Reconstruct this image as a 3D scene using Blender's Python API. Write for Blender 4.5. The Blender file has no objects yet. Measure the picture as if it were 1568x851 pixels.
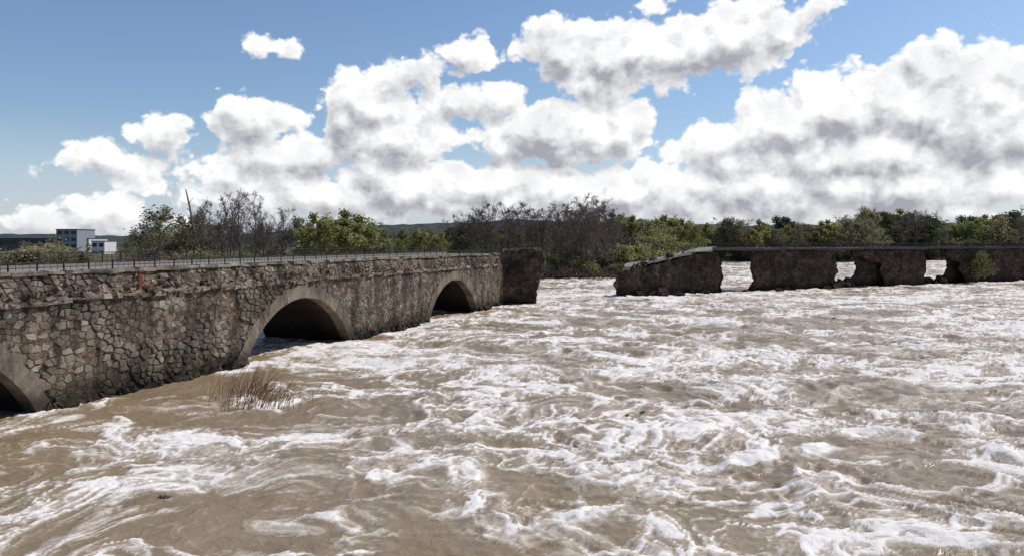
import bpy, math, random
import numpy as np
from mathutils import Vector
random.seed(7); rng=np.random.RandomState(11)
scene=bpy.context.scene
F=1200.0; W=1568.0; HY=370.0; CH=8.0
# ---------------------------------------------------------------- helpers
def link(o,parent=None):
    scene.collection.objects.link(o)
    if parent is not None: o.parent=parent
    return o
def empty(name):
    e=bpy.data.objects.new(name,None); e.empty_display_size=0.5; return link(e)
def mesh_obj(name,verts,faces,mats=None,parent=None,midx=None,smooth=False,cols=None):
    me=bpy.data.meshes.new(name)
    me.from_pydata([tuple(v) for v in verts],[],[tuple(f) for f in faces]); 
    if mats:
        for m in mats: me.materials.append(m)
    if midx is not None: me.polygons.foreach_set('material_index',midx)
    if smooth: me.polygons.foreach_set('use_smooth',[True]*len(me.polygons))
    if cols is not None:
        a=me.color_attributes.new('Col','FLOAT_COLOR','POINT')
        arr=np.ones((len(verts),4),dtype=np.float32); arr[:,:3]=np.array(cols,dtype=np.float32)
        a.data.foreach_set('color',arr.ravel())
    me.update()
    return link(bpy.data.objects.new(name,me),parent)
T=rng.rand(8,256,256)
def vn(x,y,k=0):
    xi=np.floor(x).astype(int); yi=np.floor(y).astype(int); fx=x-xi; fy=y-yi
    fx=fx*fx*fx*(fx*(fx*6-15)+10); fy=fy*fy*fy*(fy*(fy*6-15)+10)
    t=T[k%8]; a=t[xi&255,yi&255]; b=t[(xi+1)&255,yi&255]; c=t[xi&255,(yi+1)&255]; d=t[(xi+1)&255,(yi+1)&255]
    return (a*(1-fx)+b*fx)*(1-fy)+(c*(1-fx)+d*fx)*fy
def fbm(x,y,o=4,k=0):
    s=0;a=0.5;t=0
    for i in range(o):
        ca,sa=math.cos(0.6*i),math.sin(0.6*i)
        s=s+a*vn((x*ca-y*sa)*2**i+17*i,(x*sa+y*ca)*2**i+5*i,k+i); t+=a; a*=0.5
    return s/t
def vedge(x,y,k=0):
    xi=np.floor(x).astype(int); yi=np.floor(y).astype(int); f1=np.full(x.shape,9.0); f2=np.full(x.shape,9.0)
    for i in(-1,0,1):
        for j in(-1,0,1):
            a=T[k%8][(xi+i)&255,(yi+j)&255]; b=T[(k+3)%8][(xi+i)&255,(yi+j)&255]
            d=np.hypot(xi+i+a-x,yi+j+b-y); n2=np.minimum(f2,np.maximum(f1,d)); f1=np.minimum(f1,d); f2=n2
    return f2-f1
def sst(v,a,b):
    t=np.clip((v-a)/(b-a),0,1); return t*t*(3-2*t)
class Mesher:
    def __init__(s): s.v=[];s.f=[];s.m=[];s.c=[]
    def add(s,vs,fs,mi=0,col=(1,1,1)):
        b=len(s.v); s.v+=vs; s.f+=[tuple(i+b for i in f) for f in fs]; s.m+=[mi]*len(fs); s.c+=[col]*len(vs)
    def box(s,c,ax,ay,az,mi=0,col=(1,1,1),jit=0):
        vs=[]
        for k in (-1,1):
            for j in (-1,1):
                for i in (-1,1):
                    vs.append(tuple(c[q]+i*ax[q]+j*ay[q]+k*az[q]+(random.uniform(-jit,jit) if jit else 0) for q in range(3)))
        s.add(vs,[(0,2,3,1),(4,5,7,6),(0,1,5,4),(2,6,7,3),(0,4,6,2),(1,3,7,5)],mi,col)
    def tube(s,pts,rads,n=4,mi=0,col=(1,1,1)):
        b=len(s.v)
        for i,p in enumerate(pts):
            d=(Vector(pts[min(i+1,len(pts)-1)])-Vector(pts[max(i-1,0)]))
            if d.length<1e-6: d=Vector((0,0,1))
            d.normalize(); a=d.orthogonal().normalized(); c=d.cross(a)
            for k in range(n):
                t=2*math.pi*k/n; q=Vector(p)+(a*math.cos(t)+c*math.sin(t))*rads[i]
                s.v.append(tuple(q)); s.c.append(col)
        for i in range(len(pts)-1):
            for k in range(n):
                s.f.append((b+i*n+k,b+i*n+(k+1)%n,b+(i+1)*n+(k+1)%n,b+(i+1)*n+k)); s.m.append(mi)
    def obj(s,name,mats,parent=None,smooth=False):
        return mesh_obj(name,s.v,s.f,mats,parent,s.m,smooth,s.c)
class NT:
    def __init__(s,nt): s.nt=nt
    def n(s,t,**k):
        nd=s.nt.nodes.new(t)
        for a,b in k.items(): setattr(nd,a,b)
        return nd
    def l(s,a,b): s.nt.links.new(a,b)
    def setin(s,sock,v):
        if isinstance(v,bpy.types.NodeSocket): s.l(v,sock)
        elif v is not None: sock.default_value=v
    def math(s,op,a,b=None,c=None,clamp=False):
        nd=s.n('ShaderNodeMath',operation=op); nd.use_clamp=clamp
        s.setin(nd.inputs[0],a); s.setin(nd.inputs[1],b); s.setin(nd.inputs[2],c); return nd.outputs[0]
    def vm(s,op,a,b=None,scale=None):
        nd=s.n('ShaderNodeVectorMath',operation=op); s.setin(nd.inputs[0],a); s.setin(nd.inputs[1],b)
        if scale is not None: s.setin(nd.inputs['Scale'],scale)
        return nd.outputs['Value'] if op in('DOT_PRODUCT','LENGTH','DISTANCE') else nd.outputs['Vector']
    def noise(s,vec,scale,detail=4,rough=0.5,dist=0,dim='3D',typ='FBM',out='Fac'):
        nd=s.n('ShaderNodeTexNoise',noise_dimensions=dim); nd.noise_type=typ
        s.l(vec,nd.inputs['Vector']); nd.inputs['Scale'].default_value=scale; nd.inputs['Detail'].default_value=detail
        nd.inputs['Roughness'].default_value=rough; nd.inputs['Distortion'].default_value=dist
        return nd.outputs[out]
    def vor(s,vec,scale,feature='F1',dim='3D',out='Distance',rand=1.0,detail=0):
        nd=s.n('ShaderNodeTexVoronoi',voronoi_dimensions=dim,feature=feature); s.l(vec,nd.inputs['Vector'])
        nd.inputs['Scale'].default_value=scale; nd.inputs['Randomness'].default_value=rand
        if 'Detail' in nd.inputs: nd.inputs['Detail'].default_value=detail
        return nd.outputs[out]
    def mr(s,v,a,b,c=0.0,d=1.0,smooth=True):
        nd=s.n('ShaderNodeMapRange'); nd.interpolation_type='SMOOTHSTEP' if smooth else 'LINEAR'
        s.setin(nd.inputs[0],v); nd.inputs[1].default_value=a; nd.inputs[2].default_value=b; nd.inputs[3].default_value=c; nd.inputs[4].default_value=d
        return nd.outputs[0]
    def mix(s,f,a,b,bt='MIX'):
        nd=s.n('ShaderNodeMix',data_type='RGBA',blend_type=bt); s.setin(nd.inputs[0],f)
        for k,v in((6,a),(7,b)):
            if isinstance(v,tuple) and len(v)==3: v=v+(1,)
            s.setin(nd.inputs[k],v)
        return nd.outputs[2]
    def scalev(s,vec,sc):
        return s.vm('MULTIPLY',vec,sc)
def newmat(name):
    m=bpy.data.materials.new(name); m.use_nodes=True; nt=m.node_tree; g=NT(nt)
    b=nt.nodes['Principled BSDF']; b.inputs['Roughness'].default_value=0.9; b.inputs['Specular IOR Level'].default_value=0.15
    return m,g,b
def bump(g,b,h,strength,dist):
    nd=g.n('ShaderNodeBump'); nd.inputs['Strength'].default_value=strength; nd.inputs['Distance'].default_value=dist
    g.l(h,nd.inputs['Height']); g.l(nd.outputs[0],b.inputs['Normal'])
def geo(g): return g.n('ShaderNodeNewGeometry').outputs['Position']
# ---------------------------------------------------------------- materials
def mat_stone(name,use_col=True,base=(0.3,0.24,0.18),dark=1.0,cells=0,stain=0.8,limec=(0.25,0.205,0.155),lime_a=0.5):
    m,g,b=newmat(name); P=geo(g)
    if use_col: col=g.n('ShaderNodeAttribute',attribute_name='Col').outputs['Color']
    else: col=g.mix(g.noise(P,0.6,3),tuple(c*0.7 for c in base),tuple(c*1.25 for c in base))
    n1=g.noise(P,1.1,5,0.6); n2=g.noise(P,9,3,0.7)
    col=g.mix(1.0,col,g.mix(n2,(0.5,0.48,0.45),(1.4,1.4,1.4)),'MULTIPLY')
    lime=g.mr(n1,0.44,0.64); col=g.mix(g.math('MULTIPLY',lime,lime_a),col,limec)
    Pst=g.scalev(P,(0.9,0.9,0.16)); st=g.mr(g.noise(Pst,1.0,5,0.65),0.46,0.61)
    col=g.mix(g.math('MULTIPLY',st,stain),col,(0.05,0.042,0.03))
    big=g.mr(g.noise(P,0.35,4,0.6),0.42,0.64,1.08,0.6)
    bc=g.n('ShaderNodeCombineColor'); [g.l(big,bc.inputs[i]) for i in range(3)]
    col=g.mix(1.0,col,bc.outputs[0],'MULTIPLY')
    h=g.math('ADD',g.math('MULTIPLY',n2,0.5),n1)
    if cells:
        Pw=g.vm('ADD',P,g.vm('SCALE',g.vm('SUBTRACT',g.noise(P,2.2,2,out='Color'),(0.5,0.5,0.5)),scale=0.5))
        Pc=g.scalev(Pw,(1,1,1.5)); e=g.vor(Pc,cells,'DISTANCE_TO_EDGE'); vc=g.vor(Pc,cells,'F1',out='Color')
        ln=g.mr(e,0.0,0.09); col=g.mix(1.0,col,g.mix(ln,(0.55,0.52,0.5),(1.1,1.1,1.1)),'MULTIPLY')
        sep=g.n('ShaderNodeSeparateColor'); g.l(vc,sep.inputs[0])
        col=g.mix(1.0,col,g.mix(sep.outputs[0],(0.65,0.62,0.6),(1.35,1.3,1.25)),'MULTIPLY')
        h=g.math('ADD',h,g.math('MULTIPLY',ln,0.5))
    sx=g.n('ShaderNodeSeparateXYZ'); g.l(P,sx.inputs[0])
    wet=g.mr(g.math('ADD',sx.outputs[2],g.math('MULTIPLY',n1,-1.8)),-0.6,0.8,0.32,1)
    wc=g.n('ShaderNodeCombineColor'); [g.l(wet,wc.inputs[i]) for i in range(3)]
    col=g.mix(1.0,col,wc.outputs[0],'MULTIPLY')
    if dark!=1: col=g.mix(1.0,col,(dark,dark,dark),'MULTIPLY')
    g.l(col,b.inputs['Base Color']); bump(g,b,h,0.9,0.09); return m
M_stone=mat_stone('masonry_stone')
M_ring=mat_stone('voussoir_stone',stain=0.5)
M_mortar=mat_stone('masonry_mortar',False,(0.14,0.108,0.08),cells=2.2)
M_vault=mat_stone('shaded_vault_brick',False,(0.04,0.03,0.024),limec=(0.055,0.04,0.032))  # near-black colour paints in the shade inside the arches
M_ruin=mat_stone('ruined_masonry',False,(0.08,0.055,0.042),cells=1.1,stain=0.6,limec=(0.11,0.08,0.06),lime_a=0.6)
def mat_plain(name,c,var=0.3,sc=3,rough=0.9,bmp=0.3):
    m,g,b=newmat(name); P=geo(g); n=g.noise(P,sc,5,0.6)
    g.l(g.mix(n,tuple(x*(1-var) for x in c),tuple(x*(1+var) for x in c)),b.inputs['Base Color'])
    b.inputs['Roughness'].default_value=rough; bump(g,b,n,bmp,0.05); return m
M_conc=mat_plain('deck_concrete',(0.24,0.22,0.195),0.4,2)
M_dconc=mat_plain('weathered_concrete',(0.085,0.073,0.065),0.6,1.2)
M_metal=mat_plain('railing_metal',(0.045,0.04,0.036),0.3,5,0.6)
M_rust=mat_plain('rusted_paint',(0.16,0.05,0.04),0.4,6)
M_bark=mat_plain('bark',(0.175,0.14,0.115),0.35,4)
M_reed=mat_plain('reed_stem',(0.2,0.11,0.07),0.4,8)
M_wood=mat_plain('driftwood',(0.16,0.11,0.08),0.4,3)
def mat_leaf(name,c1,c2,tr=0.5):
    m=bpy.data.materials.new(name); m.use_nodes=True; g=NT(m.node_tree); nt=m.node_tree
    for n in list(nt.nodes): nt.nodes.remove(n)
    out=g.n('ShaderNodeOutputMaterial'); P=geo(g); n=g.noise(P,0.5,3,0.7)
    r=g.n('ShaderNodeObjectInfo').outputs['Random']
    c=g.mix(g.mr(n,0.35,0.65),c1,c2); c=g.mix(1.0,c,g.mix(r,(0.7,0.75,0.75),(1.3,1.2,1.1)),'MULTIPLY')
    d=g.n('ShaderNodeBsdfDiffuse'); t=g.n('ShaderNodeBsdfTranslucent'); mx=g.n('ShaderNodeMixShader'); mx.inputs[0].default_value=tr
    g.l(c,d.inputs[0]); g.l(c,t.inputs[0]); g.l(d.outputs[0],mx.inputs[1]); g.l(t.outputs[0],mx.inputs[2]); g.l(mx.outputs[0],out.inputs[0]); return m
M_green=mat_leaf('foliage_spring_green',(0.19,0.205,0.08),(0.35,0.36,0.16))
M_olive=mat_leaf('foliage_olive',(0.19,0.18,0.11),(0.33,0.31,0.20))
M_dark=mat_leaf('foliage_dark',(0.10,0.105,0.065),(0.18,0.185,0.11))
M_brown=mat_leaf('foliage_brown_twigs',(0.14,0.11,0.085),(0.24,0.19,0.15),0.3)
# ---------------------------------------------------------------- water
def wave(X,Y):
    calm=np.clip(0.35+0.022*(X+12)+0.008*(Y-30),0.28,1.0)
    wx=X+2.5*(vn(X*0.15,Y*0.15,1)-0.5)*2; wy=Y+2.5*(vn(X*0.15+9,Y*0.15+3,2)-0.5)*2
    r=lambda s,k:1-np.abs(2*fbm(wx*s,wy*s*1.2,2,k)-1)
    h=0.42*(r(0.13,3)-0.75)+0.32*(r(0.36,4)-0.75)+0.22*(r(0.95,5)-0.75)+0.08*(vn(wx*2.6,wy*3.2,6)-0.5)
    return h*calm
def px_at(px,py): d=CH*F/(py-HY); return ((px-784)/F*d,d)
def gs(X,Y,px,py,rx,ry):
    x,y=px_at(px,py); return np.exp(-((X-x)/rx)**2-((Y-y)/ry)**2)
def foam(X,Y,H):
    a1=fbm(X*0.10,Y*0.10,3,1)-0.5; b1=fbm(X*0.10+31,Y*0.10+7,3,2)-0.5
    x1=X+9*a1; y1=Y+9*b1
    a2=fbm(x1*0.42,y1*0.42,3,3)-0.5; b2=fbm(x1*0.42+11,y1*0.42+5,3,4)-0.5
    x2=x1+3.0*a2; y2=y1+3.0*b2
    a3=fbm(x2*1.6,y2*1.6,3,5)-0.5; b3=fbm(x2*1.6+3,y2*1.6+9,3,6)-0.5
    x3=x2+0.85*a3; y3=y2+0.85*b3
    patch=fbm(x2*0.20,y2*0.26,4,5); patch2=fbm(x3*0.7,y3*0.8,4,7)
    wd=sst(patch2,0.35,0.68)
    W1=1-sst(vedge(x3*0.44,y3*0.50,1),0.0,0.05+0.20*wd)
    W2=1-sst(vedge(x3*0.95+5,y3*1.1,2),0.0,0.07+0.24*wd)
    W3=1-sst(vedge(x3*2.2+9,y3*2.5,4),0.0,0.26)
    rid=lambda s,k,p,ox=0:(1-np.abs(2*fbm(x3*s+ox,y3*s*1.15,3,k)-1))**p
    L1=rid(0.25,2,16); L2=rid(0.6,5,14,4); L4=rid(1.5,1,6,2)
    am=np.clip(0.10+(X+10)*0.008+(Y-32)*0.005,0.04,0.27)
    am=am+0.38*gs(X,Y,270,690,5,5)+0.32*gs(X,Y,350,735,3,2)+0.35*gs(X,Y,560,550,11,5)+0.35*gs(X,Y,450,528,4,6)+0.28*gs(X,Y,640,730,5,2.5)+0.22*gs(X,Y,30,775,4,2)+0.2*gs(X,Y,820,780,4,2)
    am=am-0.8*gs(X,Y,280,592,4.5,3.5)-0.35*gs(X,Y,90,715,3.0,2.5)-0.2*gs(X,Y,720,775,2,1.2)-0.3*gs(X,Y,620,575,4,3)-0.25*gs(X,Y,330,770,3,1.2)
    am=am+0.4*gs(X,Y,930,450,20,9)+0.2*gs(X,Y,1250,455,50,12)
    o=0.947*(X+22.8)-0.32*(Y-34.9); am=am+0.2*np.exp(-((o-0.4)/1.1)**2)*(Y>25)*(Y<100)
    am=am+(o<-9)*0.15*(Y<110)-((o<-0.5)&(o>-9)&(Y<100))*0.5  # foam cut under the arches so the water colour carries their shade
    near=1-sst(Y,28,60)
    calmz=1-np.clip(1.2*gs(X,Y,280,592,4.5,3.5)+0.6*gs(X,Y,90,715,3,2.5),0,1)
    den=(0.32+0.30*near+1.15*sst(patch,0.33,0.62))*calmz
    lace=(0.66*W1+0.56*W2*(0.25+1.3*patch2)+0.30*W3*(0.3+patch2))*den+(0.32*L1+0.34*L2+0.26*L4)*calmz
    f=am*1.0+lace*(0.78+0.3*am)+(patch-0.5)*0.75+(patch2-0.5)*0.75+0.45*H-0.16
    return f
ys=[];y=5.0
while y<440: ys.append(y); y*=1.0050
ys=np.concatenate([np.linspace(-30,4.5,12),np.array(ys)])
nc=900; us=np.linspace(-1,1,nc)
Y=np.repeat(ys[:,None],nc,1); X=us[None,:]*(np.maximum(ys,0)*0.82+16)[:,None]
Hh=wave(X,Y); Ff=foam(X,Y,Hh)
jx=rng.rand(*Hh.shape)
Hz=Hh+0.06*np.clip(Ff,0,1.2)+ (jx-0.5)*0.03*sst(Ff,0.2,0.8)
V=np.stack([X,Y,Hz],-1).reshape(-1,3); nr=len(ys)
i=np.arange(nr-1)[:,None]*nc+np.arange(nc-1)[None,:]; Fq=np.stack([i,i+1,i+nc+1,i+nc],-1).reshape(-1,4)
me=bpy.data.meshes.new('river_water'); me.vertices.add(len(V)); me.vertices.foreach_set('co',V.astype(np.float32).ravel())
me.loops.add(Fq.size); me.loops.foreach_set('vertex_index',Fq.ravel().astype(np.int32))
me.polygons.add(len(Fq)); me.polygons.foreach_set('loop_start',np.arange(0,Fq.size,4,dtype=np.int32)); 
me.update(calc_edges=True); me.polygons.foreach_set('use_smooth',np.ones(len(Fq),dtype=bool))
at=me.attributes.new('foam','FLOAT','POINT'); at.data.foreach_set('value',Ff.ravel().astype(np.float32))
m,g,b=newmat('turbulent_river'); P=geo(g); P0=g.scalev(P,(1,1.2,0))
fa=g.n('ShaderNodeAttribute',attribute_name='foam').outputs['Fac']
fine=g.noise(P0,5.0,4,0.72,0.6,'2D')
f=g.math('ADD',fa,g.math('MULTIPLY',g.math('SUBTRACT',fine,0.5),0.8))
c=g.mix(g.noise(P0,0.3,2,dim='2D'),(0.215,0.155,0.088),(0.31,0.235,0.15))
c=g.mix(g.mr(f,0.05,0.55),c,(0.45,0.385,0.315)); c=g.mix(g.mr(f,0.42,0.98),c,(0.80,0.755,0.71))
g.l(c,b.inputs['Base Color']); b.inputs['Specular IOR Level'].default_value=0.25
g.l(g.mr(f,0.0,0.6,0.3,0.8),b.inputs['Roughness'])
bump(g,b,g.noise(P0,1.8,4,0.6,0.4,'2D'),0.5,0.18)
me.materials.append(m); link(bpy.data.objects.new('river_water',me))
# ---------------------------------------------------------------- ground + hills
bx=[-3000,-400,-60,-14,-2,30,52,75,150,400,3000]; by=[128,128,130,138,166,172,230,300,318,380,900]
def bank(X,Y): 
    d=Y-np.interp(X,bx,by)+ (fbm(X*0.06,Y*0.06,3)-0.5)*14
    t=np.clip(d/9,0,1); t=t*t*(3-2*t)
    return -3+t*4.6+t*(fbm(X*0.2,Y*0.2,3,2)-0.5)*1.2
gx=np.concatenate([-np.geomspace(3000,160,20),np.linspace(-150,330,200),np.geomspace(340,3000,20)])
gy=np.concatenate([np.linspace(-60,100,12),np.linspace(104,420,130),np.geomspace(430,4000,30)])
GX,GY=np.meshgrid(gx,gy); GZ=bank(GX,GY)
vs=np.stack([GX,GY,GZ],-1).reshape(-1,3); n=len(gx)
fs=[(r*n+c0,r*n+c0+1,(r+1)*n+c0+1,(r+1)*n+c0) for r in range(len(gy)-1) for c0 in range(n-1)]
m,g,b=newmat('bank_soil'); P=geo(g)
c=g.mix(g.mr(g.noise(P,0.15,5,0.6),0.4,0.6),(0.13,0.10,0.07),(0.10,0.11,0.045)); c=g.mix(1.0,c,g.mix(g.noise(P,2,4),(0.6,0.6,0.6),(1.3,1.3,1.3)),'MULTIPLY')
g.l(c,b.inputs['Base Color']); bump(g,b,g.noise(P,1.5,5),1,0.5)
mesh_obj('ground',vs.tolist(),fs,[m],smooth=True)
hx=np.linspace(-2200,2600,420); hy=np.linspace(800,1500,50); GX,GY=np.meshgrid(hx,hy)
prof=np.interp(GX,[-2200,-700,-500,-200,0,300,700,2600],[20,18,10,30,38,30,34,45])
t=np.clip((GY-800)/250,0,1); GZ=-2+prof*(t**0.7)*(0.85+0.3*fbm(GX*0.004,GY*0.004,3))+7*(fbm(GX*0.09,GY*0.09,3,3)-0.5)*t
vs=np.stack([GX,GY,GZ],-1).reshape(-1,3); n=len(hx)
fs=[(r*n+c0,r*n+c0+1,(r+1)*n+c0+1,(r+1)*n+c0) for r in range(len(hy)-1) for c0 in range(n-1)]
m,g,b=newmat('wooded_hill'); P=geo(g)
c=g.mix(g.mr(g.noise(P,0.05,6,0.7),0.4,0.62),(0.05,0.058,0.058),(0.085,0.09,0.08)); g.l(c,b.inputs['Base Color']); bump(g,b,g.noise(P,0.12,5,0.7),1,6)
mesh_obj('hills',vs.tolist(),fs,[m],smooth=True)
# ---------------------------------------------------------------- left arch bridge
SX,SY=-22.8,34.9; UX,UY=0.32,0.947; NX,NY=0.947,-0.32
def B(s,o,z): return (SX+UX*s+NX*o, SY+UY*s+NY*o, z)
R=7.5; ZC=3.94-R; ARC=[-33.1,-4.8,23.5,51.8]; WID=8.0; ZL=5.1; ZT=6.4; SE=67.7
def off(z): return 0.0 if z<=ZL else -0.12-0.34*(z-ZL)/(ZT-ZL)
def zb(s):
    for a in ARC:
        d=abs(s-a)
        if d<7.2: return ZC+math.sqrt(R*R-d*d)
    return -1.6
bridge=empty('stone_arch_bridge')
sl=set(np.arange(-45,SE,0.5).tolist()+[SE])
for a in ARC:
    for t in np.linspace(-math.asin(7.199/R),math.asin(7.199/R),40): sl.add(a+R*math.sin(t))
    sl.add(a-7.21); sl.add(a+7.21)
sl=sorted(x for x in sl if -45<=x<=SE)
vs=[];fs=[];mi=[]
for s in sl:
    z=zb(s); j=(random.random()-0.5)*0.1
    vs+=[B(s,0,z),B(s,0,ZL),B(s,off(ZL+.01),ZL+0.02),B(s,off(ZT),ZT+j*0.3),B(s,-WID,ZT),B(s,-WID,z)]
for i in range(len(sl)-1):
    a=i*6;c0=a+6
    for k in range(6):
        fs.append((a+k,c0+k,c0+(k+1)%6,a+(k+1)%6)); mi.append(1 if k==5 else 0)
fs.append(tuple(range(6))); fs.append(tuple(len(vs)-6+k for k in range(6))); mi+=[0,0]
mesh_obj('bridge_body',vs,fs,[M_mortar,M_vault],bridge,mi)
def cells(x0,x1,z0,z1,cw,ch):
    nx=int((x1-x0)/cw); nz=max(2,int(round((z1-z0)/ch))); pts={}
    for j in range(-1,nz+1):
        for i in range(-1,nx+1):
            pts[(i,j)]=(x0+(i+0.5+0.5*(j%2)+random.uniform(-.49,.49))*cw, z0+(j+0.5+random.uniform(-.46,.46))*(z1-z0)/nz)
    for (i,j),(cx,cz) in pts.items():
        if i<0 or j<0 or i>=nx or j>=nz: continue
        poly=[(cx-cw,cz-ch),(cx+cw,cz-ch),(cx+cw,cz+ch),(cx-cw,cz+ch)]
        k=(cw/ch)**2
        for dj in(-2,-1,0,1,2):
            for di in(-2,-1,0,1,2):
                q=pts.get((i+di,j+dj))
                if q is None or (di==0 and dj==0): continue
                mx=(cx+q[0])/2; mz=(cz+q[1])/2; nx_=q[0]-cx; nz_=(q[1]-cz)*k
                out=[];m=len(poly)
                dd=[(p[0]-mx)*nx_+(p[1]-mz)*nz_ for p in poly]
                for a in range(m):
                    b_=(a+1)%m
                    if dd[a]<=0: out.append(poly[a])
                    if (dd[a]<0)!=(dd[b_]<0):
                        t=dd[a]/(dd[a]-dd[b_]); out.append((poly[a][0]+t*(poly[b_][0]-poly[a][0]),poly[a][1]+t*(poly[b_][1]-poly[a][1])))
                poly=out
                if len(poly)<3: break
            if len(poly)<3: break
        if len(poly)>=3: yield cx,cz,poly
def stonecol(pale):
    v=random.uniform(0.58,1.15)*(0.88+0.26*pale); t=random.random()
    base=(0.255,0.21,0.165) if t<0.6 else ((0.31,0.275,0.23) if t<0.85 else (0.19,0.145,0.115))
    return tuple(min(0.5,c*v) for c in base)
MS=Mesher()
def lay(x0,x1,z0,z1,cw,ch,dep):
    for cx,cz,poly in cells(x0,x1,z0,z1,cw,ch):
        if any(math.hypot(cx-a,cz-ZC)<R+0.75 for a in ARC): continue
        n1=float(fbm(np.array(cx*0.22),np.array(cz*0.6),3,3)); 
        if random.random()<0.06 : continue
        sink=0.35 if n1>0.54 else 1.0
        if sink<1 and random.random()<0.55: continue
        dd=dep*random.uniform(0.3,1.1)*sink*(1.0 if cx<20 else 0.6)
        shr=random.uniform(0.86,1.0)
        def clampp(x,z):
            for a in ARC:
                r=math.hypot(x-a,z-ZC)
                if r<R+0.45: return a+(x-a)*(R+0.45)/r, ZC+(z-ZC)*(R+0.45)/r
            return x,min(max(z,z0-0.05),z1)
        m=len(poly); vs=[];col=stonecol(1 if cx<16 else 0.3)
        jj=[random.uniform(0.84,1.04) for _ in range(m)]
        tx,tz=random.uniform(-.25,.25),random.uniform(-.25,.25)
        for sc,h in((1.0,-0.02),(0.95,0.7),(0.84,1.0)):
            for pi,p in enumerate(poly):
                x,z=clampp(cx+(p[0]-cx)*sc*shr*jj[pi],cz+(p[1]-cz)*sc*shr*jj[pi])
                vs.append(B(x,off(z)+(dd*h*(1+tx*(x-cx)*4+tz*(z-cz)*4)*random.uniform(0.85,1.12) if h>0 else -0.02),z))
        x,z=clampp(cx,cz); vs.append(B(x,off(z)+dd*1.03,z))
        f=[]
        for r in range(2):
            for a in range(m): f.append((r*m+a,r*m+(a+1)%m,(r+1)*m+(a+1)%m,(r+1)*m+a))
        for a in range(m): f.append((2*m+a,2*m+(a+1)%m,3*m))
        MS.add(vs,f,0,col)
lay(-20,30,-0.4,ZL,0.47,0.33,0.12); lay(30,SE,-0.4,ZL,0.42,0.27,0.09); lay(-20,SE,ZL+0.02,ZT,0.38,0.25,0.11)
MS.obj('rubble_facing_stones',[M_stone],bridge,False)
MV=Mesher()
for a in ARC[1:]:
    nv=46; th=1.2
    for i in range(nv):
        t0=-th+2*th*i/nv; t1=-th+2*th*(i+0.972)/nv; ro=R+0.92+random.uniform(-.2,.12); p=0.11+random.uniform(0,.03)
        v=random.uniform(0.75,1.05); col=(0.27*v,0.22*v,0.168*v); vs=[]
        for o in(-0.7,p):
            for r in(R-0.02,ro):
                for t in(t0,t1): vs.append(B(a+r*math.sin(t),o,ZC+r*math.cos(t)))
        MV.add(vs,[(0,1,3,2),(4,6,7,5),(0,4,5,1),(2,3,7,6),(0,2,6,4),(1,5,7,3)],0,col)
MV.obj('arch_voussoirs',[M_ring],bridge)
ML=Mesher(); s=-20
while s<SE-1:
    L=random.uniform(0.5,1.5)
    if random.random()<0.8:
        c0=random.uniform(0.75,1.2); dz=random.uniform(-.07,.06)
        ML.box(B(s+L/2,0.0+random.uniform(-.08,.05),ZL+0.06+dz),(UX*L*.49,UY*L*.49,random.uniform(-.04,.04)),(NX*.2,NY*.2,0),(0,0,random.uniform(.06,.13)),0,(0.31*c0,0.26*c0,0.205*c0),0.045)
    s+=L
s=-20
while s<SE-1:
    L=random.uniform(0.8,2.2)
    if random.random()<0.85:
        c0=random.uniform(0.75,1.15)
        ML.box(B(s+L/2,-0.52,ZT+0.07+random.uniform(-.04,.05)),(UX*L*.49,UY*L*.49,random.uniform(-.03,.03)),(NX*.24,NY*.24,0),(0,0,0.09),0,(0.31*c0,0.265*c0,0.215*c0),0.035)
    s+=L
for _ in range(1300):
    s=random.uniform(-20,SE-1); r=random.uniform(0.05,0.2)*(1.2 if s<25 else 0.8); c0=random.uniform(0.5,1.25)
    o=random.uniform(-0.3,0.1); z=ZL+0.12+max(0,-o)*random.uniform(0,3)
    ax=Vector((random.uniform(-1,1),random.uniform(-1,1),random.uniform(-.4,.4))).normalized(); ay=ax.orthogonal().normalized(); az=ax.cross(ay)
    ML.box(B(s,o,z),tuple(ax*r),tuple(ay*r*.7),tuple(az*r*.6),0,(0.29*c0,0.215*c0,0.17*c0),r*0.3)
ML.obj('broken_ledge_and_coping',[M_stone],bridge)
ML=Mesher()
for s0,s1 in((2.2,17),(30.4,45),(58.6,67)):
    for _ in range(int((s1-s0)*7)):
        s=random.uniform(s0,s1); r=random.uniform(0.12,0.34); c0=random.uniform(0.4,1.0)
        ax=Vector((random.uniform(-1,1),random.uniform(-1,1),random.uniform(-.4,.4))).normalized(); ay=ax.orthogonal().normalized(); az=ax.cross(ay)
        ML.box(B(s,random.uniform(-0.05,0.35),random.uniform(-0.25,0.2)),tuple(ax*r),tuple(ay*r*.8),tuple(az*r*.7),0,(0.2*c0,0.155*c0,0.12*c0),r*0.3)
ML.obj('footing_rubble',[M_stone],bridge)
MD=Mesher()
MD.box(B(11.2,-WID/2-0.1,ZT+0.035),(UX*56,UY*56,0),(NX*3.5,NY*3.5,0),(0,0,0.03))
MD.box(B(11.2,-WID+0.2,ZT+0.16),(UX*56,UY*56,0),(NX*.18,NY*.18,0),(0,0,0.09))
MD.obj('deck_paving',[M_conc],bridge)
MR=Mesher()
def railing(M,fn,s0,s1,step,hh,skip=0.03,k=1.0):
    s=s0
    while s<s1:
        dx=random.uniform(-.03,.03)
        if random.random()>skip: M.tube([fn(s,0),fn(s+dx,hh+0.04)],[0.045*k,0.045*k],4)
        for q in range(1,4):
            M.tube([fn(s+q*step/4,0.12),fn(s+q*step/4,hh-0.05)],[0.014*k,0.014*k],3)
        s+=step
    for z in(hh,hh*0.55,0.12):
        n=max(2,int((s1-s0)/4)); M.tube([fn(s0+(s1-s0)*i/n,z+random.uniform(-.015,.015)) for i in range(n+1)],[(0.035 if z==hh else 0.02)*k]*(n+1),4)
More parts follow.
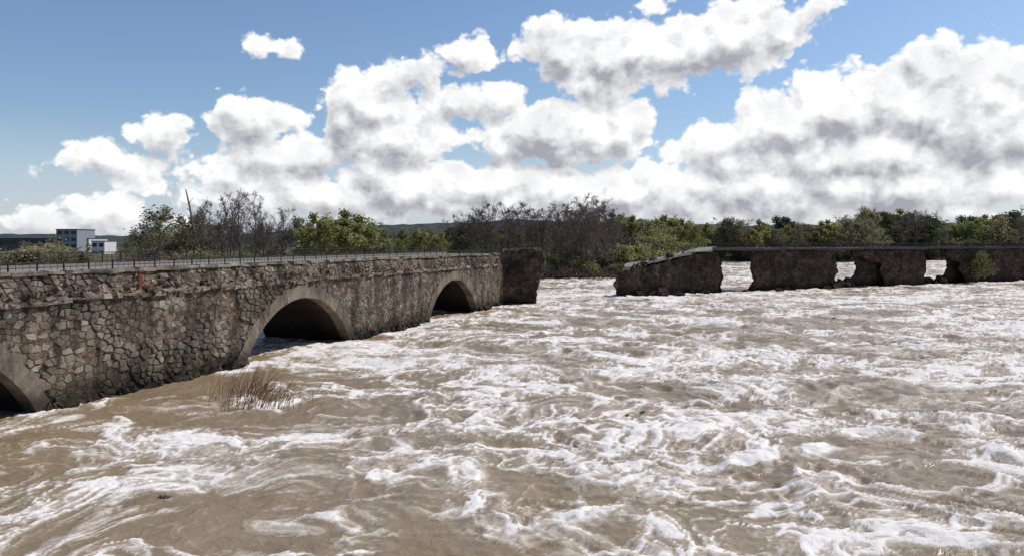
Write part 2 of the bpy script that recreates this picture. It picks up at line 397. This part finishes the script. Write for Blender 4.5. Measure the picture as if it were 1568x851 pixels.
railing(MR,lambda s,h:B(s,-0.78,ZT+0.05+h),-44,SE-0.5,1.5,0.55)
railing(MR,lambda s,h:B(s,-WID+0.25,ZT+0.2+h),-44,SE-0.5,1.5,0.72)
MR.obj('metal_railing',[M_metal],bridge)
MG=Mesher(); MG.box(B(8.1,0.02,5.85),(UX*.13,UY*.13,0),(NX*.03,NY*.03,0),(0,0,0.5)); MG.box(B(8.1,0.06,6.38),(UX*.2,UY*.2,0),(NX*.05,NY*.05,0),(0,0,0.04)); MG.box(B(8.1,0.04,5.33),(UX*.17,UY*.17,0),(NX*.05,NY*.05,0),(0,0,0.04))
MG.obj('water_level_gauge',[M_rust])
# ---------------------------------------------------------------- ruined blocks
tex=bpy.data.textures.new('rubble','CLOUDS'); tex.noise_scale=1.5; tex.noise_depth=5
tex2=bpy.data.textures.new('rubble_fine','VORONOI'); tex2.noise_scale=0.7
def block(name,O,u,poly,depth,parent,front=0.0,mat=M_ruin,amp=0.8,vox=0.2,dv=None):
    nrm=dv or (-u[1],u[0])
    vs=[]
    for dd in(front,front+depth):
        for t,z in poly: vs.append((O[0]+u[0]*t+nrm[0]*dd,O[1]+u[1]*t+nrm[1]*dd,z))
    n=len(poly); fs=[tuple(range(n)),tuple(range(2*n-1,n-1,-1))]+[(i,i+n,(i+1)%n+n,(i+1)%n) for i in range(n)]
    o=mesh_obj(name,vs,fs,[mat],parent)
    r=o.modifiers.new('rm','REMESH'); r.mode='VOXEL'; r.voxel_size=vox
    d=o.modifiers.new('d','DISPLACE'); d.texture=tex; d.texture_coords='GLOBAL'; d.strength=amp; d.mid_level=0.5
    d=o.modifiers.new('d2','DISPLACE'); d.texture=tex2; d.texture_coords='GLOBAL'; d.strength=-0.3; d.mid_level=0.3
    return o
block('broken_end_pier',(-1.35,98.9),(0.97,0.243),[(0.1,-1.5),(0.05,6.95),(2.4,7.1),(4.2,7.0),(5.5,6.95),(5.9,5.6),(5.8,4.2),(5.1,2.9),(4.6,1.6),(4.4,-1.5)],7,bridge,0.05,dv=(0.0,1.0),amp=0.8)
ruin=empty('collapsed_bridge_section')
O2=(14.7,113.0); u2=(0.885,0.465); KD=(0.34,0.94)
def C(t,o,z): return (O2[0]+u2[0]*t+KD[0]*o,O2[1]+u2[1]*t+KD[1]*o,z)
def rb(name,poly,dep=7,front=0,**k): block(name,O2,u2,poly,dep,ruin,front,dv=KD,**k)
rb('broken_pier_a',[(0.9,-1.5),(0.2,1.0),(-0.3,1.9),(0.6,3.0),(1.4,3.7),(4.0,4.1),(8.5,4.9),(12.5,5.7),(16,6.3),(19.3,6.6),(19.6,4),(19.9,2),(19.4,0.6),(20.3,-1.5)])
rb('pier_b',[(25.6,-1.5),(26.0,0.4),(27.1,1.6),(26.3,4),(26.6,6.6),(45.8,6.6),(46.6,3),(45.9,1.4),(47.3,0.3),(47.6,-1.5)])
rb('pier_c',[(58.3,-1.5),(58.6,1.2),(57.4,2.6),(57.9,4.1),(54.4,4.6),(52.8,5.5),(50.5,5.2),(50.3,6.6),(70.0,6.6),(70.6,3),(70.0,1),(71.0,-1.5)])
rb('arch_remnant',[(51.0,-1.5),(50.2,1.2),(51.6,3),(51,6.2),(60.5,6.2),(60.5,-1.5)],2.5,2.6)
rb('pier_d',[(81,-1.5),(81.8,1.1),(80.2,2.8),(80.9,4.0),(78.2,4.5),(76.5,5.3),(76.2,6.6),(101,6.6),(103,4.6),(104,-1.5)])
rb('arch_remnant_b',[(77.6,-1.5),(76.9,1.5),(77.8,3),(77.4,6.2),(84,6.2),(84,-1.5)],2.5,2.6)
rb('pier_e',[(110,-1.5),(106.5,5),(106,6.6),(135,6.6),(132,-1.5)],vox=0.35)
rb('pier_f',[(142,-1.5),(140,6.6),(172,6.6),(168,-1.5)],vox=0.35)
def rubble(M,n,t0,t1,o0,o1,z0,z1,r0=0.25,r1=0.9):
    for _ in range(n):
        r=random.uniform(r0,r1); t=random.uniform(t0,t1)
        ax=Vector((random.uniform(-1,1),random.uniform(-1,1),random.uniform(-.4,.4))).normalized(); ay=ax.orthogonal().normalized(); az=ax.cross(ay)
        M.box(C(t,random.uniform(o0,o1),random.uniform(z0,z1)),tuple(ax*r),tuple(ay*r*.7),tuple(az*r*.6),0,(1,1,1),r*.3)
MD=Mesher()
rubble(MD,14,-1.0,20.5,-1.3,0,-0.3,0.4); rubble(MD,16,46,50,-1,4,-0.3,1.0); rubble(MD,12,70.5,77,-1,4,-0.3,1.2); rubble(MD,8,25,47,-1.2,-.3,-0.3,0.3)
for t,z in((2,4.1),(5,4.5),(8,5.0),(11,5.6),(14,6.1)): rubble(MD,7,t-1.5,t+1.5,-0.3,6.5,z,z+0.3,0.15,0.5)
MD.obj('fallen_rubble',[M_ruin],ruin)
MD=Mesher(); t=18.6
while t<180:
    L=random.uniform(5,7); dz=random.uniform(-.05,.05)
    MD.box(C(t+L/2,3.4,6.78+dz),(u2[0]*L*.497,u2[1]*L*.497,0),(KD[0]*4.0,KD[1]*4.0,0),(0,0,0.2),0,(1,1,1),0.04); t+=L
def slab(t,o,z,hl,dz,hw,tilt):
    MD.box(C(t,o,z),(u2[0]*hl,u2[1]*hl,dz),(KD[0]*hw,KD[1]*hw,tilt),(0,0,0.13),1,(1,1,1),0.22)
slab(16.4,3.4,6.75,2.0,0.12,3.6,0.15); slab(12.6,3.2,6.25,1.8,0.3,3.4,0.25); slab(9.0,3.6,5.6,1.9,0.3,3.2,0.3); slab(5.6,3.0,4.95,1.6,0.25,3.0,0.3); slab(2.6,3.0,4.45,1.4,0.12,2.6,0.35)
MD.obj('concrete_deck',[M_dconc,M_conc],ruin)
MR=Mesher()
railing(MR,lambda s,h:C(s,-0.35,6.96+h),18.8,180,1.6,0.7,k=1.8); railing(MR,lambda s,h:C(s,7.0,6.96+h),18.8,180,1.6,0.7,k=1.8)
railing(MR,lambda s,h:C(s,6.6,4.8+0.15*(s-4)+h+0.18*math.sin(s)),4,19,1.5,0.85,0.2,1.5)
MR.obj('metal_railing_ruin',[M_metal],ruin)
# ---------------------------------------------------------------- trees
def tree_mesh(name,seed,H,spread,leaf,mats,leafsize=0.32,bare=False,droop=0.0,trunkr=0.22,nl=13,low=0.25,upright=0.5):
    rd=random.Random(seed); M=Mesher()
    def rv(): return Vector((rd.uniform(-1,1),rd.uniform(-1,1),rd.uniform(-1,1)))
    def br(p,d,L,r,lv):
        n=3 if lv<3 else 2; pts=[tuple(p)]; rads=[r]; q=Vector(p); d=Vector(d)
        for i in range(n):
            d=(d+rv()*0.22+Vector((0,0,0.10-droop*lv*0.12))).normalized(); q=q+d*L/n; pts.append(tuple(q)); rads.append(max(0.02,r*(1-(i+1)/n*0.75)))
        M.tube(pts,rads,5 if lv<2 else 3,0)
        if lv>=3:
            for k in range(leaf):
                c=Vector(pts[rd.randint(1,len(pts)-1)])+rv()*0.55; s=leafsize*rd.uniform(0.5,1.3)
                a=rv().normalized(); b_=a.orthogonal().normalized()*s; a=a*s*0.7
                M.add([tuple(c-a),tuple(c+b_*0.6),tuple(c+a),tuple(c-b_*0.6)],[(0,1,2,3)],1)
            if not bare: return
        if lv>=(4 if bare else 3): return
        for k in range({1:5,2:5,3:3}[lv] if bare else {1:6,2:5}[lv]):
            f=rd.uniform(0.25,1.0); i=min(n-1,int(f*n)); a=Vector(pts[i]).lerp(Vector(pts[i+1]),f*n-i)
            nd=(d*0.75+rv()*0.75).normalized(); br(a,nd,L*rd.uniform(0.38,0.6),max(0.022,r*0.45),lv+1)
    q=Vector((0,0,-0.5)); d=Vector((rd.uniform(-.06,.06),rd.uniform(-.06,.06),1)); pts=[tuple(q)];rads=[trunkr*1.3]; n=7
    for i in range(n):
        d=(d+Vector((rd.uniform(-.12,.12),rd.uniform(-.12,.12),0.25))).normalized(); q=q+d*(H*0.88)/n; pts.append(tuple(q)); rads.append(trunkr*(1-(i+1)/n*0.85))
    M.tube(pts,rads,7,0)
    for k in range(nl):
        f=low+(1-low)*(k+rd.random())/nl; f=min(f,0.98); i=min(n-1,int(f*n)); a=Vector(pts[i]).lerp(Vector(pts[i+1]),f*n-i)
        an=k*2.4+rd.uniform(-.5,.5)
        nd=Vector((math.cos(an),math.sin(an),upright*1.4+rd.uniform(-.2,.3))).normalized()
        L=spread*(1.05-0.65*(f-low)/(1-low))*rd.uniform(0.75,1.25)
        br(a,nd,L,trunkr*0.45*(1-f*0.5),1)
    me=bpy.data.meshes.new(name); me.from_pydata(M.v,[],M.f)
    for m in mats: me.materials.append(m)
    me.polygons.foreach_set('material_index',M.m); me.update(); return me
TG=[tree_mesh('leafy_tree_m%d'%i,20+i,12,4.6,9,[M_bark,M_green],0.32,low=0.12,nl=16,upright=0.45) for i in range(3)]
TO=[tree_mesh('olive_tree_m%d'%i,30+i,12,4.4,7,[M_bark,M_olive],0.28,droop=0.8,low=0.15,nl=16) for i in range(2)]
TB=[tree_mesh('bare_tree_m%d'%i,40+i,14,4.6,0,[M_bark,M_brown],0.22,bare=True,nl=13,low=0.18,upright=0.9) for i in range(3)]
TP=[tree_mesh('poplar_m%d'%i,50+i,15,4.2,0,[M_bark,M_olive],0.2,bare=True,nl=12,low=0.2,upright=1.3) for i in range(2)]
TD=[tree_mesh('dark_tree_m%d'%i,60+i,11,4.6,9,[M_bark,M_dark],0.36,low=0.1,nl=16,upright=0.4) for i in range(2)]
TS=[tree_mesh('shrub_m%d'%i,70+i,3.2,2.6,9,[M_bark,mm],0.22,low=0.02,nl=11,trunkr=0.07) for i,mm in enumerate([M_green,M_olive,M_brown,M_dark])]
NAT={mm.name:max(v.co.z for v in mm.vertices) for L in (TG,TO,TB,TP,TD,TS) for mm in L}
def gz(x,y): return max(-0.3,float(bank(np.array([x]),np.array([y]))[0]))
def put(me,name,x,y,h,parent=None,wid=1.0,lean=(0,0)):
    o=bpy.data.objects.new(name,me); z=gz(x,y); s=(h-z)/NAT[me.name]
    o.location=(x,y,z-0.1); o.scale=(s*wid,s*wid,s); o.rotation_euler=(lean[0],lean[1],random.uniform(0,6.28)); return link(o,parent)
def pxx(px,d): return (px-784)/F*d
def topz(py,d): return CH+(HY-py)*d/F
for me_,nm,px,py,d,wd in [(TO[0],'willow_tree',242,312,142,1.3),(TO[1],'willow_tree',280,324,150,1.2),(TP[0],'poplar_tree',312,300,146,0.9),(TP[1],'poplar_tree',340,291,150,0.95),
    (TP[0],'poplar_tree',368,287,148,1.1),(TP[1],'poplar_tree',388,290,152,1.0),(TB[0],'bare_tree',405,308,150,0.95),(TB[1],'bare_tree',430,314,152,1.0),(TB[2],'bare_tree',326,308,156,1.0),(TB[0],'bare_tree',352,302,157,1.0),(TB[1],'bare_tree',300,316,158,1.0),(TG[0],'leafy_tree',535,318,146,1.35),(TG[1],'leafy_tree',490,323,150,1.1),(TG[2],'leafy_tree',575,338,152,1.0),(TO[0],'willow_tree',462,330,155,1.1)]:
    put(me_,nm,pxx(px,d),d,topz(py,d),None,wd)
MT=Mesher(); d=144; x0=pxx(306,d); MT.tube([(x0,d,1),(x0-0.8,d,9),(x0-2.0,d,15.0),(x0-2.6,d,17.6)],[0.28,0.24,0.18,0.1],6); MT.tube([(x0-2.0,d,15),(x0-1.2,d,16.0)],[0.08,0.03],4); MT.tube([(x0-1.3,d,12),(x0-2.6,d,13.2)],[0.08,0.03],4)
MT.obj('dead_tree_trunk',[M_bark])
mass=empty('riverbank_trees')
def scatter(lst,px0,px1,n,tops,d0,d1,wd=1.0,nm='tree'):
    for i in range(n):
        px=px0+(px1-px0)*(i+random.random())/n; d=random.uniform(d0,d1); base=np.interp(px,[t[0] for t in tops],[t[1] for t in tops])
        x=pxx(px,d); yb=np.interp(x,bx,by)+4
        if d<yb: d=yb+random.uniform(0,12); x=pxx(px,d)
        put(random.choice(lst),nm,x,d,max(3,topz(base+random.uniform(-5,15),d)),mass,wd*random.uniform(0.8,1.25))
ALL=[(590,345),(700,318),(760,302),(830,308),(880,296),(930,304),(960,326),(1040,330),(1120,328),(1220,336),(1300,330),(1340,312),(1400,322),(1500,330),(1568,314),(1700,316)]
scatter(TB,690,950,22,ALL,182,205,1.1); scatter(TG,700,860,5,[(600,335),(900,335)],185,215)
scatter(TG+TD[:1],600,720,8,[(590,352),(720,338)],170,260)
scatter(TD+TB,590,960,16,[(590,352),(700,340),(960,335)],230,290)
scatter(TG+TG+TO,935,1330,30,[(t[0],t[1]+6) for t in ALL],250,330,1.1); scatter(TD+TG+TB+TB,940,1600,34,ALL,330,400,1.2)
scatter(TO+TB+TB+TD,1290,1430,14,ALL,330,360,1.1); scatter(TG+TO,1400,1640,16,[(1400,342),(1568,328),(1700,322)],330,380,1.2)
scatter(TG+TB,1640,2000,12,[(1600,325),(2100,325)],350,420,1.3)
scatter(TB+TG+TO,-200,200,10,[(-300,335),(0,355),(200,368)],330,420); scatter(TO+TB,200,600,20,[(200,352),(400,336),(600,348)],160,210)
scatter(TB,845,940,8,[(845,325),(900,304),(940,335)],174,180,1.0)
def shrubs(px0,px1,n,h0,h1,dd0,dd1,lst=TS):
    for i in range(n):
        px=random.uniform(px0,px1); d=180
        for _ in range(12): d=np.interp(pxx(px,d),bx,by)+3
        d+=random.uniform(dd0,dd1)
        put(random.choice(lst),'shrub',pxx(px,d),d,gz(pxx(px,d),d)+random.uniform(h0,h1),mass,1.2)
shrubs(600,860,36,2.5,5,0,25,[TS[1],TS[2],TS[3]]); shrubs(840,960,32,2,5,0,10,[TS[2],TS[2],TS[1],TS[0]]); shrubs(950,1300,60,4,9,0,40,TS+[TS[0]]); shrubs(1280,1650,50,4,9,0,30)
shrubs(200,620,40,3,6,0,30,[TS[0],TS[1],TS[2]]); 
for px,py,d in((40,366,75),(75,362,78),(100,372,74),(20,372,80),(60,368,84)):
    x=pxx(px,d*1.9); put(TS[1] if px!=60 else TO[1],'olive_bush',x,d*1.9,topz(py,d*1.9),None,1.5)
o=bpy.data.objects.new('green_shrub',TS[0]); o.location=C(85.5,-0.9,1.2); o.scale=(0.9,0.9,1.25); link(o)
MW=Mesher()
for _ in range(420):
    x=random.uniform(5,24); d=170+random.uniform(-4,4); z=random.uniform(0,2.2)*(1-abs(x-13)/14); a=Vector((random.uniform(-1,1),random.uniform(-.6,.6),random.uniform(-.3,.6))).normalized(); L=random.uniform(0.8,3.5)
    p=Vector((x,d,z)); MW.tube([tuple(p),tuple(p+a*L*.5+Vector((0,0,random.uniform(-.1,.1)))),tuple(p+a*L)],[random.uniform(.04,.13),.06,.02],4)
MW.obj('driftwood_pile',[M_wood])
MW=Mesher()
for _ in range(230):
    px=random.gauss(395,33); py=random.uniform(598,628); d=CH*F/(py-HY); p=Vector((pxx(px,d),d,-0.2)); h=random.uniform(0.6,1.7)*(1.15 if px<400 else 0.75)
    l=Vector((random.uniform(-.1,.55),random.uniform(-.2,.2),1)).normalized()
    q=p+l*h*.6; MW.tube([tuple(p),tuple(q),tuple(q+(l+Vector((random.uniform(0,.5),0,-.1))).normalized()*h*.5)],[0.016,0.012,0.004],3)
MW.obj('reed_clump',[M_reed])
MW=Mesher()
for px,py in((250,762),(960,632),(985,630),(1350,566),(1385,563),(1275,487),(880,682),(1415,648)):
    d=CH*F/(py-HY); x=pxx(px,d); z=float(wave(np.array([x]),np.array([d]))[0])
    for k in range(4):
        MW.tube([(x+random.uniform(-.3,.3),d+random.uniform(-.2,.2),z-.05),(x+random.uniform(-.1,.1),d,z+.05),(x+random.uniform(.1,.4),d+random.uniform(-.2,.2),z-.05)],[.02,.05,.02],5)
MW.obj('floating_debris',[M_wood])
# ---------------------------------------------------------------- distant buildings
M_white=mat_plain('white_render',(0.6,0.6,0.6),0.08,1); M_grey=mat_plain('grey_cladding',(0.25,0.27,0.3),0.1,1); M_glass=mat_plain('window_glass',(0.04,0.05,0.06),0.2,1,0.2); M_roof=mat_plain('roof_sheet',(0.1,0.1,0.11),0.2,1)
def building(name,px0,px1,pyt,d,dep,mat,floors):
    e=empty(name); x0,x1=pxx(px0,d),pxx(px1,d); zt=topz(pyt,d); cx=(x0+x1)/2; hw=(x1-x0)/2
    M=Mesher(); M.box((cx,d+dep/2,zt/2),(hw,0,0),(0,dep/2,0),(0,0,zt/2)); M.obj('walls',[mat],e)
    M=Mesher(); M.box((cx,d+dep/2,zt+0.2),(hw+.3,0,0),(0,dep/2+.3,0),(0,0,0.18)); M.obj('roof_parapet',[M_roof],e)
    M=Mesher(); fl=zt/floors; n=max(2,int(2*hw/3.2))
    for k in range(floors):
        for i in range(n):
            M.box((x0+(i+.5)*2*hw/n,d-0.02,(k+.55)*fl),(2*hw/n*.33,0,0),(0,.05,0),(0,0,fl*.24))
    M.obj('windows',[M_glass],e)
building('office_building',86,118,352,420,18,M_grey,4); building('white_building',140,160,370,400,12,M_white,2); building('industrial_shed',-60,82,366,430,30,M_roof,2); building('warehouse_building',112,136,366,430,20,M_white,3)
# ---------------------------------------------------------------- world
az=math.radians(64); el=math.radians(50); sv=Vector((math.sin(az)*math.cos(el),math.cos(az)*math.cos(el),math.sin(el)))
L=bpy.data.lights.new('sun','SUN'); L.energy=3.7; L.angle=math.radians(0.5); L.color=(1,0.94,0.86)
lo=bpy.data.objects.new('sun',L); lo.rotation_euler=sv.to_track_quat('Z','Y').to_euler(); lo.location=(60,20,80); link(lo)
w=bpy.data.worlds.new('World'); scene.world=w; w.use_nodes=True; g=NT(w.node_tree); nt=w.node_tree
bg=nt.nodes['Background']; bg.inputs[1].default_value=0.1
sky=g.n('ShaderNodeTexSky',sky_type='NISHITA'); sky.sun_disc=False; sky.sun_elevation=el; sky.sun_rotation=az; sky.air_density=1.0; sky.dust_density=0.7; sky.ozone_density=1.4
grp=bpy.data.node_groups.new('cloud_field','ShaderNodeTree')
grp.interface.new_socket('P',in_out='INPUT',socket_type='NodeSocketVector'); grp.interface.new_socket('F',in_out='OUTPUT',socket_type='NodeSocketFloat')
q=NT(grp); gi=q.n('NodeGroupInput'); go=q.n('NodeGroupOutput'); P=gi.outputs[0]
E=[(178,246,84,27),(250,212,50,38),(400,187,82,36),(350,262,48,30),(440,240,100,48),(560,165,76,64),(605,208,115,52),(695,160,56,36),(640,108,64,32),(715,80,48,28),
(700,288,330,46),(500,300,200,40),(900,295,500,44),(1300,288,360,52),(770,160,46,36),(850,205,148,58),(955,205,48,58),
(860,75,74,54),(945,88,94,58),(1040,85,94,54),(1130,62,88,58),(1190,55,54,52),(1150,12,60,28),(905,125,76,36),(1000,3,36,17),
(1090,222,54,32),(1200,195,84,66),(1290,165,96,64),(1400,170,116,72),(1500,180,116,90),(1440,108,62,44),(1550,120,56,60),(1525,78,36,34),(1320,240,260,58),
(190,325,90,20),(60,340,120,18),(240,288,22,16),(390,66,22,14),(440,72,20,9),(1750,160,180,90),(-320,240,150,60),(1270,12,36,16)]
acc=None
for cx,cy,rx,ry in E:
    a=math.atan((cx-784)/F); ee=(HY-cy)/F*math.cos(a)
    v=q.vm('MULTIPLY',q.vm('SUBTRACT',P,(a,ee,0)),(F/rx,F/ry,0)); r_=min(math.sqrt(rx*ry),min(rx,ry)*1.35)/42.0
    d=q.math('MULTIPLY_ADD',q.vm('LENGTH',v),-r_,r_)
    acc=d if acc is None else q.math('MAXIMUM',acc,d)
Pn=q.vm('MULTIPLY',P,(1,1.15,0))
Pw=q.vm('ADD',Pn,q.vm('SCALE',q.vm('SUBTRACT',q.noise(Pn,24,4,0.6,dim='2D',out='Color'),(0.5,0.5,0.5)),scale=0.02))
n1=q.math('SUBTRACT',q.noise(Pn,10,8,0.62,dim='2D'),0.54)
v1=q.math('SUBTRACT',0.42,q.vor(Pw,24,'SMOOTH_F1','2D')); v2=q.math('SUBTRACT',0.42,q.vor(Pw,58,'SMOOTH_F1','2D')); v3=q.math('SUBTRACT',0.42,q.vor(Pw,135,'F1','2D'))
s=q.math('ADD',q.math('MULTIPLY',n1,1.4),q.math('MULTIPLY',v1,0.95)); s=q.math('ADD',s,q.math('MULTIPLY',v2,0.6)); s=q.math('ADD',s,q.math('MULTIPLY',v3,0.18))
q.l(q.math('ADD',acc,s),go.inputs[0])
tc=g.n('ShaderNodeTexCoord').outputs['Generated']; sp=g.n('ShaderNodeSeparateXYZ'); g.l(tc,sp.inputs[0])
A=g.math('ARCTAN2',sp.outputs[0],sp.outputs[1]); hyp=g.math('SQRT',g.math('ADD',g.math('MULTIPLY',sp.outputs[0],sp.outputs[0]),g.math('MULTIPLY',sp.outputs[1],sp.outputs[1])))
EL=g.math('DIVIDE',sp.outputs[2],g.math('MAXIMUM',hyp,0.01)); cb=g.n('ShaderNodeCombineXYZ'); g.l(A,cb.inputs[0]); g.l(EL,cb.inputs[1]); PP=cb.outputs[0]
def fieldat(vec):
    nd=g.n('ShaderNodeGroup'); nd.node_tree=grp; g.l(vec,nd.inputs[0]); return nd.outputs[0]
F0=fieldat(PP); F1=fieldat(g.vm('ADD',PP,(0.006,0.018,0)))
dens=g.mr(F0,-0.06,0.26)
lit=g.mr(g.math('SUBTRACT',F0,F1),-0.85,0.42,0,1,False)
soft=g.noise(PP,13,7,0.62,dim='2D')
lit=g.math('ADD',lit,g.math('MULTIPLY',g.math('SUBTRACT',soft,0.53),1.3))
lit=g.math('ADD',lit,g.mr(F0,0.6,0.0,0,0.32),clamp=True)
cc=g.mix(lit,(3.9,4.0,4.5),(10.2,10.2,10.25))
skc=g.mix(1.0,sky.outputs[0],(0.94,1.04,1.16),'MULTIPLY')
hz=g.mr(EL,0.0,0.16,0.65,0.0); skc=g.mix(hz,skc,(6.2,6.8,8.0))
col=g.mix(g.math('MULTIPLY',dens,g.mr(EL,-0.01,0.03,0.3,1)),skc,cc)
g.l(col,bg.inputs[0])
w.cycles.sampling_method='MANUAL'; w.cycles.sample_map_resolution=256
# ---------------------------------------------------------------- camera
cam=bpy.data.cameras.new('camera'); cam.sensor_width=36; cam.lens=F/W*36; cam.shift_y=-(425.5-HY)/W; cam.clip_end=8000; cam.clip_start=0.1
co=bpy.data.objects.new('camera',cam); co.location=(0,0,CH); co.rotation_euler=(math.radians(90),0,0); link(co); scene.camera=co
scene.view_settings.view_transform='Standard'; scene.view_settings.look='None'; scene.view_settings.exposure=0
